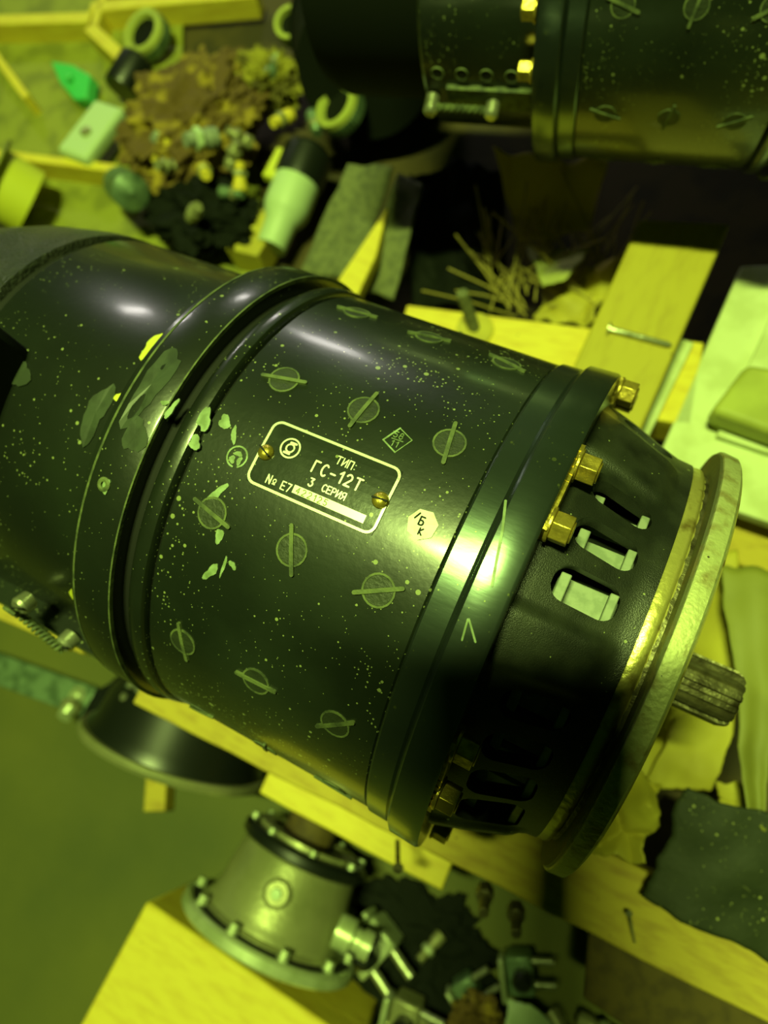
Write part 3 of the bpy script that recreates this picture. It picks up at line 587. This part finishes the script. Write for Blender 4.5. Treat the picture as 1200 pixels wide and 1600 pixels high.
def fitting(label, px, py, z, r, L, tilt, rot, m, m2, group=None):      # hose fitting: stepped body, hex, ribbed tail
    t = thing('pipe_fitting', label, 'fitting', at(px, py, z), (tilt, 0, rot), group)
    b = MB(); b.lathe([(0, 0), (r, 0), (r, L * .3), (r * .8, L * .34), (r * .8, L * .5), (0, L * .5)], 28); b.build('sleeve', m, t, bevel=.006)
    b = MB(); b.prism([(r * 1.15 * math.cos(R_(60 * k)), r * 1.15 * math.sin(R_(60 * k))) for k in range(6)], L * .5, L * .7); b.build('hex_nut', m2, t, bevel=.008)
    b = MB(); b.lathe([(0, L * .7)] + [(r * (.62 if k % 2 else .72), L * (.7 + .05 * k)) for k in range(7)] + [(0, L)], 24); b.build('thread', m, t)
    return t
fitting('small white capped fitting on top of the brown rag', 338, 215, ZT + .75, .09, .3, R_(60), R_(-30), 'white', 'palegrn')
fitting('white tiny fitting at the left of the rag', 258, 208, ZT + .6, .05, .2, R_(60), R_(10), 'white', 'alupale')
FL = ['small dull fitting on the rag, above and left of the dark lump', 'little wooden-yellow fitting above the dark lump of rag', 'tiny grey-green fitting in the middle of the dark lump', 'small dull fitting between the dark lump and the pale motor',
      'little yellow fitting touching the yellow carton', 'tiny grey-green fitting on top of the brown rag, nearest the pale cap', 'small dull fitting on the rag left of the motor end cap', 'little yellow fitting right of the yellowish rag piece', 'tiny grey-green fitting beside the dim knurled cap',
      'small dull fitting just above the brush housing', 'little yellow fitting between the pale bracket and the brown rag', 'tiny grey-green fitting at the top edge of the yellowish rag piece']
for i, (px, py, s_) in enumerate(((275, 262, .05), (318, 262, .05), (345, 300, .045), (360, 262, .05), (375, 300, .05), (322, 165, .04), (392, 225, .05), (455, 180, .05), (488, 178, .05), (300, 340, .05), (240, 250, .05), (420, 120, .05))):
    fitting(FL[i], px, py, ZT + .55, s_ * 1.3, s_ * 5, R_(40 + 25 * (i % 3)), R_(50 * i), ('alu', 'wood', 'teal')[i % 3], 'alu', 'small fittings scattered on the rag')
# ribbed green connector
t = thing('ribbed_connector', 'ribbed grey-green connector right behind the brush housing', 'connector', at(188, 288, ZT + .3), (0, R_(62), math.atan2(at(260, 370, 0).y - at(185, 285, 0).y, at(260, 370, 0).x - at(185, 285, 0).x)))
b = MB(); b.lathe([(0, 0)] + [(.15 + (.02 if (k // 2) % 2 else 0), .04 * (k + 1) / 2 + (0.02 if k % 2 else 0)) for k in range(28)] + [(0, .66)], 32); b.build('ribbed_sleeve', 'teal', t)
b = MB(); b.lathe([(0, -.1), (.09, -.1), (.11, .0), (0, .0)], 24); b.build('tip', 'palegrn', t)
# pale motor can with black cap
def dirang(x0, y0, x1, y1, z): a_, c_ = at(x0, y0, z), at(x1, y1, z); return math.atan2(c_.y - a_.y, c_.x - a_.x)
t = thing('small_motor', 'small pale green motor with a black end cap, behind the generator', 'motor', at(445, 335, ZT + .27))
an = dirang(430, 350, 495, 225, ZT); ax = (math.cos(an), math.sin(an), .15)
b = MB(); b.lathe([(0, -.35), (.14, -.35), (.15, -.1), (.20, -.02), (.22, .05), (.22, .32), (0, .32)], 40, frame((0, 0, 0), ax)); b.build('housing', 'palegrn', t)
b = MB(); b.lathe([(0, .32), (.235, .32), (.24, .36), (.24, .62), (.19, .68), (0, .68)], 40, frame((0, 0, 0), ax)); b.build('end_cap', 'black', t)
tq = at(432, 258, ZT + .42) - at(445, 335, ZT + .27); b = MB(); b.box((0, 0, 0), (.34, .12, .08), frame(tq, (0, 0, 1), ax)); b.build('terminal', 'yellowpaint', t, bevel=.01)
sheetbox('carton', 'small yellow carton lying left of the pale motor', 'carton', [(372, 345), (415, 325), (432, 350), (402, 400), (352, 388)], ZT + .31, .3, 'paper')
# grey canvas strap and yellow wedge
t = sheet('canvas_strap', 'broad grey canvas strap curving down behind the generator', 'strap', px4([(545, 262, -1.5), (615, 262, -1.45), (560, 440, -1.75), (470, 430, -1.8)]), 'strap', .05, 1.4, 15, 24, .02, .03, fold=.04)
sheet('canvas_strap', 'second grey strap right of the yellow wedge', 'strap', px4([(622, 268, -1.5), (660, 285, -1.5), (615, 470, -1.75), (565, 450, -1.8)]), 'strap', .05, 1.4, 17, 24, .02, .03)
b = MB(); q = px4([(602, 305, -1.42), (588, 400, -1.55), (560, 470, -1.6), (530, 445, -1.6)]); c = sum(q, Vector()) / 4
b.prism([(p.x - c.x, p.y - c.y) for p in q], -.12, 0); tag(b.build('wood_wedge', 'wood', None, c, bevel=.01), 'narrow bright yellow wooden wedge between the two grey straps', 'wedge')
# dark cone and hanging black sheet left of the second generator
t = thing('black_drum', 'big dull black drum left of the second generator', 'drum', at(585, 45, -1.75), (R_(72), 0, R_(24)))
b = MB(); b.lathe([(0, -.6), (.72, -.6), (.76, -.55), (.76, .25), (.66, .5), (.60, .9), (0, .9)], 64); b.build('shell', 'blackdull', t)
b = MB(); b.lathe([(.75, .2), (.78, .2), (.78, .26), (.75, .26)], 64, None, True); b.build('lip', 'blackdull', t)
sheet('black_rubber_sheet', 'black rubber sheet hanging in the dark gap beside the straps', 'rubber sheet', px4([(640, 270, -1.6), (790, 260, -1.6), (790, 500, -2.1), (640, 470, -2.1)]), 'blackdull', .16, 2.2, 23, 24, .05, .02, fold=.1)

# ================================================================== floor, lower left
def img_axis(px, py, dx, dy, tip):       # a direction leaning across the sight line through a place, tipped towards the viewer
    r = ray(px, py).normalized(); d = c2w(Vector((dx, dy, 0))).normalized(); d = (d - r * d.dot(r)).normalized()
    return (d * math.sqrt(1 - tip * tip) - r * tip).normalized()
# black bowl-shaped lamp
p = at(275, 1172, ZF + .72); ax = img_axis(275, 1180, .37, -.93, .27)
t = thing('flanged_bowl', 'black bowl-shaped housing with a thin pale rim, on the floor at left', 'housing', p)
mx = frame((0, 0, 0), ax)
b = MB(); b.lathe([(0, 0), (.74, 0), (.74, .06), (.70, .12), (.66, .35), (.55, .55), (.3, .66), (0, .68)], 72, mx); b.build('bowl', 'black', t)
b = MB(); b.lathe([(.70, -.03), (.79, -.03), (.80, 0), (.78, .035), (.70, .035)], 72, mx, True); b.build('rim', 'alu', t)
b = MB(); b.prism([(.18 * math.cos(R_(90 * k + 45)), .18 * math.sin(R_(90 * k + 45))) for k in range(4)], 0, .1, frame(Vector((-.25, .33, .48)), Vector((-.2, 0, 1)))); c_ = b.build('socket', 'teal', t, bevel=.02)
for k in range(4):
    b = MB(); b.cyl(.03, .1, .15, 12, frame(Vector((-.25 + .08 * (k % 2 - .5), .33 + .1 * (k // 2 - .5), .48)), Vector((-.2, 0, 1)))); b.build('pin', 'steel', c_)
p = at(250, 1238, ZF + .1); b = MB(); b.box((0, 0, 0), (.2, .3, .18)); tag(b.build('wood_chip', 'woodold', None, p, (0, 0, .5), bevel=.01), 'small brown wood chip under the black bowl', 'wood chip')
# aluminium pump with flange
p = at(423, 1447, ZF + .72); ax = img_axis(423, 1447, .40, -.91, .27)
t = thing('hydraulic_pump', 'dull aluminium pump with wide bolted flange, on the floor behind the yellow block', 'pump', p); mx = frame((0, 0, 0), ax)
b = MB(); b.lathe([(0, 0), (.57, 0), (.57, .03), (.535, .05), (.52, .09), (.50, .13), (.455, .50), (.44, .53), (0, .53)], 72, mx); body = b.build('pump_body', 'alu', t)
b = MB(); b.lathe([(0, -.08), (.67, -.08), (.69, -.06), (.69, .0), (.67, .02), (0, .02)], 72, mx); b.build('flange', 'alupale', t)
b = MB(); b.lathe([(.57, .02), (.64, .02), (.64, .026), (.57, .026)], 72, mx, True); b.build('gasket', 'gap', t)
b = MB(); b.lathe([(0, .53), (.48, .53), (.50, .55), (.50, .60), (.47, .63), (0, .63)], 72, mx); b.build('top_cover', 'black', t)
b = MB(); b.lathe([(.3, .63), (.40, .63), (.40, .66), (.3, .66)], 48, mx, True); b.build('cover_ring', 'alu', t)
b = MB(); b.lathe([(0, .63), (.20, .63), (.20, .80), (.16, .83), (0, .83)], 28, mx @ Matrix.Translation((-.03, .08, 0))); b.build('outlet', 'brownboard', t)
for k in range(10):
    a = R_(36 * k + 8); b = MB(); mb = mx @ Matrix.Translation((.61 * math.cos(a), .61 * math.sin(a), 0)); b.cyl(.045, .02, .035, 16, mb); b.prism([(.034 * math.cos(R_(60 * i)), .034 * math.sin(R_(60 * i))) for i in range(6)], .035, .08, mb); b.build('flange_bolt', 'alupale', t)
for k in range(8):
    a = R_(45 * k + 20); b = MB(); b.cyl(.028, .63, .67, 12, mx @ Matrix.Translation((.45 * math.cos(a), .45 * math.sin(a), 0))); b.build('cover_screw', 'alupale', t)
up = Vector((.10, -.25, 1)); up = (up - ax * up.dot(ax)).normalized()
sm = frame(ax * .33 + up * .455, up, ax); b = MB(); b.lathe([(0, 0), (.10, 0), (.10, .045), (.085, .055), (.078, .04), (0, .04)], 28, sm); o_ = b.build('boss', 'alu', t)
b = MB(); b.lathe([(0, .04), (.04, .04), (.035, .07), (0, .075)], 20, sm); b.build('centre_screw', 'palegrn', o_)
rt = ax.cross(up) * -1
if rt.x < 0: rt = -rt
sm = frame(ax * .22 + rt * .46 + up * .12, rt, ax); b = MB(); b.lathe([(0, 0), (.12, 0), (.12, .12), (.08, .14), (.08, .19), (.10, .20), (.10, .27), (0, .27)], 28, sm); b.build('side_port', 'alupale', t)
# fittings in the dark beside the pump
def valve(label, px, py, z, rot, s_=1, m='alupale'):
    t = thing('valve_block', label, 'valve', at(px, py, z), (R_(8), R_(-6), rot), 'valve blocks beside the pump')
    b = MB(); b.box((0, 0, .12 * s_), (.24 * s_, .34 * s_, .24 * s_)); b.build('block', m, t, bevel=.02)
    b = MB(); b.box((-.15 * s_, .0, .24 * s_), (.05 * s_, .38 * s_, .20 * s_)); b.build('end_plate', 'alupale', t, bevel=.015)
    for k in (-1, 1):
        b = MB(); b.cyl(.035 * s_, 0, .22 * s_, 14, frame((.1 * s_, .1 * k * s_, .14 * s_), (1, 0, .1))); b.build('stud', 'steel', t)
    b = MB(); b.lathe([(0, 0), (.09 * s_, 0), (.09 * s_, .1 * s_), (.05 * s_, .14 * s_), (0, .14 * s_)], 20, Matrix.Translation((.02, 0, .24 * s_))); b.build('top_plug', 'black', t)
valve('pale metal valve block with end plate standing right of the pump', 592, 1468, ZF + .16, R_(-20), 1.1)
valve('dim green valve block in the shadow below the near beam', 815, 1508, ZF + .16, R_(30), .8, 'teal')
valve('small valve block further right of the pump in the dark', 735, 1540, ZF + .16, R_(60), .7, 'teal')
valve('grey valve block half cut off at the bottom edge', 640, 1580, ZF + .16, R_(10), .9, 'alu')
for i, (px, py, s_, lab) in enumerate(((670, 1590, .07, 'dim steel fitting lying at the bottom edge beside the valve blocks'), (690, 1460, .05, 'thin fitting between the pump valve block and the beam shadow'), (545, 1420, .06, 'short pale fitting touching the right side of the pump'), (860, 1580, .07, 'dull fitting in the dark near the bottom edge'), (905, 1592, .06, 'rightmost dull fitting at the bottom edge'))):
    fitting(lab, px, py, ZF + .2, s_, s_ * 5, R_(70), R_(-60 + 40 * i), 'alu', 'alupale')
lump('rag_or_shade_lump', 'black lump standing in for the floor shadow under the valve blocks', 'rag', at(665, 1475, ZF + .08), (.50, .34, .08), 'blackdull', 9, .5, 3, 5)  # flat black lump painting the shadow on the floor beside the pump
lump('rag_or_shade_lump', 'black lump standing in for the floor shadow at the bottom edge of the picture', 'rag', at(715, 1625, ZF + .08), (.80, .26, .08), 'blackdull', 12, .5, 3, 5)  # same floor shadow in black, carried on to the bottom edge
lump('rag_or_shade_lump', 'ragged green cloth at the bottom edge', 'rag', at(745, 1600, ZF + .4), (.16, .14, .12), 'rag', 14, .7, 4, 4)
sheet('plastic_sheet', 'pale teal sheet corner at the bottom edge', 'sheet', px4([(790, 1562, ZF + .4), (830, 1572, ZF + .4), (930, 1660, ZF + .3), (790, 1660, ZF + .4)]), 'palegrn', .05, 2, 30, 16)
# dim aluminium rail with blurred parts, left edge under the generator
beam('metal_rail', 'dull green metal rail on the floor at the left edge under the generator', at(-60, 1000, -3.09), at(150, 1075, -3.09), .28, .2, 'teal', -1, 'rail')
fitting('pale round fitting at the end of the metal rail', 128, 1082, -3.15, .09, .3, R_(50), R_(20), 'alupale', 'alu')
lump('rubber_foot', 'dark rubber lump between the metal rail and the black bowl', 'rubber', at(180, 1110, ZF + .4), (.2, .3, .3), 'blackdull', 20, .2, 1.5, 4)

# ================================================================== the telephone that takes the picture, just behind the lens; its shadow lies on the end ring
ph = MB(); ph.box((-.16, .53, -.09), (.98, 1.9, .10))
ph_r = Matrix.Translation((-.15, -.42, 0)) @ Matrix.Rotation(R_(2), 4, 'Z') @ Matrix.Translation((.15, .42, 0))
vs = [c2w(ph_r @ Vector(v)) for v in ph.v]; ph.v = [tuple(v) for v in vs]
tag(ph.build('smartphone', 'black', None, CAM, bevel=.03), 'black phone held above the generator, its shadow crossing the end ring', 'phone')
